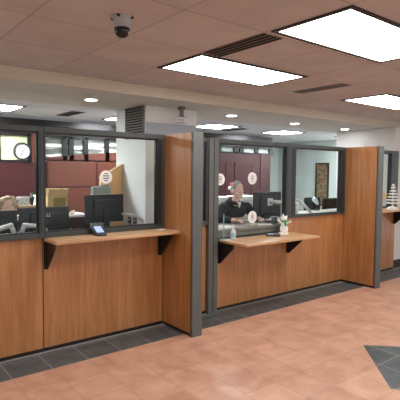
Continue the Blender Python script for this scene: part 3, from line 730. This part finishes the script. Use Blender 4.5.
# ------------------------------------------------------------------ people
def hand(mb, wrist, d, side, s=1.0):
    """palm, five bent fingers; d = pointing direction, palm facing down"""
    w = Vector(wrist); d = Vector(d).normalized(); up = Vector((0, 0, 1)); r = d.cross(up).normalized()*side
    k = w+d*.045*s
    mb.cap(w, w+d*.03, .026*s, .030*s)
    for o in (-.026, -.009, .009, .026): mb.cap(w+d*.02+r*o*.8, w+d*.085*s+r*o, .015*s, .011*s)
    for o, L_ in ((-.030, .058), (-.010, .070), (.010, .074), (.029, .064)):
        p0 = w+d*.088*s+r*o; p1 = p0+d*L_*.5*s+up*.006+r*o*.12; p2 = p1+d*L_*.32*s-up*.012; p3 = p2+d*L_*.15*s-up*.016
        mb.cap(p0, p1, .0098*s, .0088*s, 10); mb.cap(p1, p2, .0088*s, .0080*s, 10); mb.cap(p2, p3, .0080*s, .0070*s, 10)
    # thumb leaves the side of the palm near its base, on the inner side
    t0 = w+d*.028*s+r*.024; t1 = t0+d*.028*s+r*.026-up*.004; t2 = t1+d*.030*s+r*.006-up*.008
    mb.cap(t0, t1, .014*s, .011*s, 10); mb.cap(t1, t2, .011*s, .0085*s, 10)

def head(mb, c, rot, s=1.0):
    def P(*v): return Vector(c)+rot @ (Vector(v)*s)
    def E(v, r): mb.ell(P(*v), tuple(x*s for x in r), rot)
    E((0, .012, .030), (.076, .096, .100)); E((0, -.030, -.045), (.060, .066, .075)); E((0, -.066, -.098), (.030, .024, .024))
    E((0, -.03, -.075), (.052, .055, .045))
    E((0, -.082, .018), (.052, .014, .014)); E((-.038, -.066, -.030), (.022, .020, .022)); E((.038, -.066, -.030), (.022, .020, .022))
    mb.cap(P(0, -.090, .008), P(0, -.112, -.030), .009*s, .013*s, 10); E((-.012, -.101, -.034), (.009, .010, .008)); E((.012, -.101, -.034), (.009, .010, .008))
    E((0, -.091, -.060), (.024, .012, .007)); E((0, -.088, -.072), (.021, .012, .008))
    for q in (-1, 1):
        E((q*.079, .008, -.008), (.010, .020, .032)); E((q*.080, .004, -.030), (.008, .010, .012))
    return P
def face_bits(P, rot, body, s=1.0, hairmat=None):
    for q in (-1, 1):
        e = MB().ell(P(q*.031, -.079, .000), (.012*s,)*3, rot); e.build('eye', M['white'], body, True)
        MB().ell(P(q*.031, -.0895, .000), (.0055*s, .004*s, .0055*s), rot).build('iris', M['ink'], body, True)
        MB().cap(P(q*.018, -.094, .022), P(q*.046, -.086, .024), .0035*s, .003*s, 8).build('eyebrow', hairmat or M['greyhair'], body, True)
    MB().cap(P(-.017, -.0995, -.066), P(.017, -.0995, -.066), .0028*s, .0028*s, 8).build('lips', plain('lips', (150, 82, 76), .5), body, True)

# seated man
man = thing('person', 'man with short grey hair in black jacket seated at desk looking right', 'person', (4.2, 4.75, 0))
hc = Vector((4.150, 4.435, 1.312)); rot = Matrix.Rotation(math.radians(-6), 3, 'Z') @ Matrix.Rotation(math.radians(10), 3, 'X')
shR, shL = Vector((3.985, 4.53, 1.085)), Vector((4.415, 4.53, 1.085))
elR, elL = Vector((3.87, 4.50, .97)), Vector((4.53, 4.50, .97))
wrR, wrL = Vector((3.945, 4.325, .945)), Vector((4.425, 4.31, .945))
elR.z = .955; elL.z = .955
body = MB()
P = head(body, hc, rot, .95)
body.cap((4.16, 4.52, 1.08), (4.150, 4.465, 1.22), .058, .052)
body.ell((4.2, 4.56, 1.0), (.17, .10, .13)); body.ell((4.2, 4.64, .78), (.16, .11, .22)); body.ell((4.21, 4.72, .58), (.17, .13, .12))
for s_, e_, w_ in ((shR, elR, wrR), (shL, elL, wrL)):
    body.cap((4.2, 4.55, 1.05), s_, .06, .05); body.cap(s_, e_, .046, .038); body.cap(e_, w_, .038, .027)
dR = (Vector((3.985, 4.22, .94))-wrR); dL = (Vector((4.36, 4.20, .94))-wrL)
hand(body, wrR, (dR.x, dR.y, 0), -1); hand(body, wrL, (dL.x, dL.y, 0), 1)
for sx in (-1, 1):
    body.cap((4.21+sx*.09, 4.70, .555), (4.21+sx*.15, 4.28, .55), .075, .055); body.cap((4.21+sx*.15, 4.28, .55), (4.21+sx*.15, 4.33, .10), .052, .036)
    body.cap((4.21+sx*.15, 4.34, .06), (4.21+sx*.16, 4.16, .045), .035, .03)
bo = body.build('body', M['skin'], man, voxel=.0055, sm=2)
face_bits(P, rot, bo, .95)
jk = MB()
jk.ell((4.2, 4.56, 1.035), (.215, .125, .125)); jk.cap((4.17, 4.55, 1.08), (4.155, 4.53, 1.16), .11, .078); jk.cap((4.13, 4.56, 1.14), (4.02, 4.55, 1.10), .065, .062); jk.cap((4.19, 4.56, 1.14), (4.34, 4.55, 1.10), .065, .062); jk.ell((4.2, 4.64, .80), (.185, .135, .25)); jk.ell((4.2, 4.70, .62), (.19, .15, .10))
for s_, e_, w_ in ((shR, elR, wrR), (shL, elL, wrL)):
    jk.cap((4.19, 4.56, 1.075), s_, .075, .068); jk.cap(s_, e_, .070, .058); jk.cap(e_, e_+(w_-e_)*.90, .056, .044)
jk.build('jacket', M['jacket'], man, voxel=.009, sm=4)
mb = MB()
mb.tube([(4.15+.068*math.cos(a), 4.496+.062*math.sin(a), 1.170+.026*math.sin(a)) for a in [2*PI*k/20 for k in range(21)]], .024, 10)
mb.build('jacket_collar', M['jacket'], man, True)
mb = MB().prism([(4.130, 1.165), (4.195, 1.165), (4.168, 1.09)], 'y', 4.405, 4.425); mb.build('shirt_collar', M['paper'], man)
hr = MB()
def E2(v, r): hr.ell(P(*v), tuple(q*.95 for q in r), rot)
E2((0, .020, .040), (.081, .092, .098)); E2((0, .050, -.010), (.076, .064, .070)); E2((-.066, .022, .004), (.015, .034, .042)); E2((.066, .022, .004), (.015, .034, .042))
hr.build('hair', M['greyhair'], man, voxel=.005, sm=2)
tr = MB()
tr.ell((4.21, 4.72, .56), (.185, .15, .11))
for sx in (-1, 1):
    tr.cap((4.21+sx*.09, 4.70, .56), (4.21+sx*.15, 4.27, .555), .092, .072); tr.cap((4.21+sx*.15, 4.27, .555), (4.21+sx*.15, 4.33, .13), .068, .052)
tr.build('trousers', M['trousers'], man, voxel=.01, sm=3)
for sx in (-1, 1):
    MB().cap((4.21+sx*.15, 4.35, .055), (4.21+sx*.162, 4.14, .045), .05, .042).build('shoe', M['plastic'], man, True)

# blond person
wom = thing('person', 'person with curly ash blond hair peeking over monitors at far left', 'person', (1.34, 4.80, 0))
hc = Vector((1.325, 4.74, 1.160)); rot = Matrix.Rotation(math.radians(-8), 3, 'Z') @ Matrix.Rotation(math.radians(14), 3, 'X')
body = MB(); P = head(body, hc, rot, .94)
body.cap((1.335, 4.80, .90), (1.33, 4.77, 1.06), .05, .048)
body.ell((1.34, 4.84, .82), (.145, .09, .12)); body.ell((1.34, 4.84, .64), (.135, .10, .20)); body.ell((1.34, 4.84, .53), (.17, .13, .10))
for sx in (-1, 1):
    s_ = Vector((1.34+sx*.16, 4.83, .88)); e_ = Vector((1.34+sx*.22, 4.70, .66+.13)); w_ = Vector((1.34+sx*.12, 4.50, .79))
    body.cap((1.34, 4.84, .87), s_, .05, .045); body.cap(s_, e_, .042, .034); body.cap(e_, w_, .034, .023); hand(body, w_, (-sx*.25, -1, 0), -sx*-1, .92)
    body.cap((1.34+sx*.09, 4.82, .53), (1.34+sx*.12, 4.44, .52), .072, .052); body.cap((1.34+sx*.12, 4.44, .52), (1.34+sx*.12, 4.50, .08), .048, .034); body.cap((1.34+sx*.12, 4.50, .05), (1.34+sx*.12, 4.34, .04), .032, .028)
bo = body.build('body', M['skin'], wom, voxel=.006, sm=2); face_bits(P, rot, bo, .94, M['blondhair'])
tp = MB(); tp.ell((1.34, 4.84, .83), (.165, .11, .11)); tp.ell((1.34, 4.84, .66), (.155, .12, .20))
for sx in (-1, 1):
    s_ = Vector((1.34+sx*.16, 4.83, .88)); e_ = Vector((1.34+sx*.22, 4.70, .79)); w_ = Vector((1.34+sx*.13, 4.53, .79))
    tp.cap((1.34, 4.84, .87), s_, .06, .055); tp.cap(s_, e_, .054, .046); tp.cap(e_, w_, .044, .036)
tp.build('sweater', M['brown'], wom, voxel=.01, sm=3)
tr = MB(); tr.ell((1.34, 4.84, .53), (.18, .14, .10))
for sx in (-1, 1):
    tr.cap((1.34+sx*.09, 4.82, .535), (1.34+sx*.12, 4.43, .525), .085, .066); tr.cap((1.34+sx*.12, 4.43, .525), (1.34+sx*.12, 4.50, .12), .062, .046)
tr.build('trousers', M['trousers'], wom, voxel=.01, sm=3)
for sx in (-1, 1): MB().cap((1.34+sx*.12, 4.51, .05), (1.34+sx*.12, 4.32, .042), .045, .038).build('shoe', M['plastic'], wom, True)
hr = MB(); rr = random.Random(3)
hr.ell(P(0, .03, .04), (.088, .085, .098), rot); hr.ell(P(0, .06, -.02), (.088, .06, .11), rot)
for k in range(46):
    a = rr.uniform(0, 2*PI); u = rr.uniform(-.15, 1)
    v = Vector((math.cos(a)*math.sqrt(max(0, 1-u*u))*.090, math.sin(a)*math.sqrt(max(0, 1-u*u))*.085+.035, u*.092+.035))
    if v.y < -.02 and v.z < .045: continue
    hr.ell(P(*v), (rr.uniform(.016, .026),)*3)
hr.build('hair', M['blondhair'], wom, voxel=.005, sm=1)

# ------------------------------------------------------------------ light, world, camera
w = bpy.data.worlds.new('world'); sc.world = w; w.use_nodes = True
w.node_tree.nodes['Background'].inputs[0].default_value = (.8, .82, .85, 1); w.node_tree.nodes['Background'].inputs[1].default_value = 1.25
def area(x, y, z, sx, sy, e, col=(1, .95, .9), rx=0):
    l = bpy.data.lights.new('lamp', 'AREA'); l.shape = 'RECTANGLE'; l.size = sx; l.size_y = sy; l.energy = e; l.color = col
    o = bpy.data.objects.new('room_lamp', l); COL.objects.link(o); o.location = (x, y, z); o.rotation_euler.x = rx
    return o
H = 1.55
yaw, pit, rol = .670746, .0600866, .00881578
F = Vector((math.sin(yaw)*math.cos(pit), math.cos(yaw)*math.cos(pit), -math.sin(pit)))
r_ = Vector((math.cos(yaw), -math.sin(yaw), 0)); u_ = r_.cross(F); c_, s_ = math.cos(rol), math.sin(rol)
RR = c_*r_+s_*u_; UU = -s_*r_+c_*u_
cam = bpy.data.cameras.new('camera'); co = bpy.data.objects.new('camera', cam); COL.objects.link(co)
m = Matrix((RR, UU, -F)).transposed().to_4x4(); m.translation = Vector((0, 0, H)); co.matrix_world = m
cam.sensor_width = 36; cam.lens = 457.4/400*36; cam.clip_start = .05
sc.camera = co
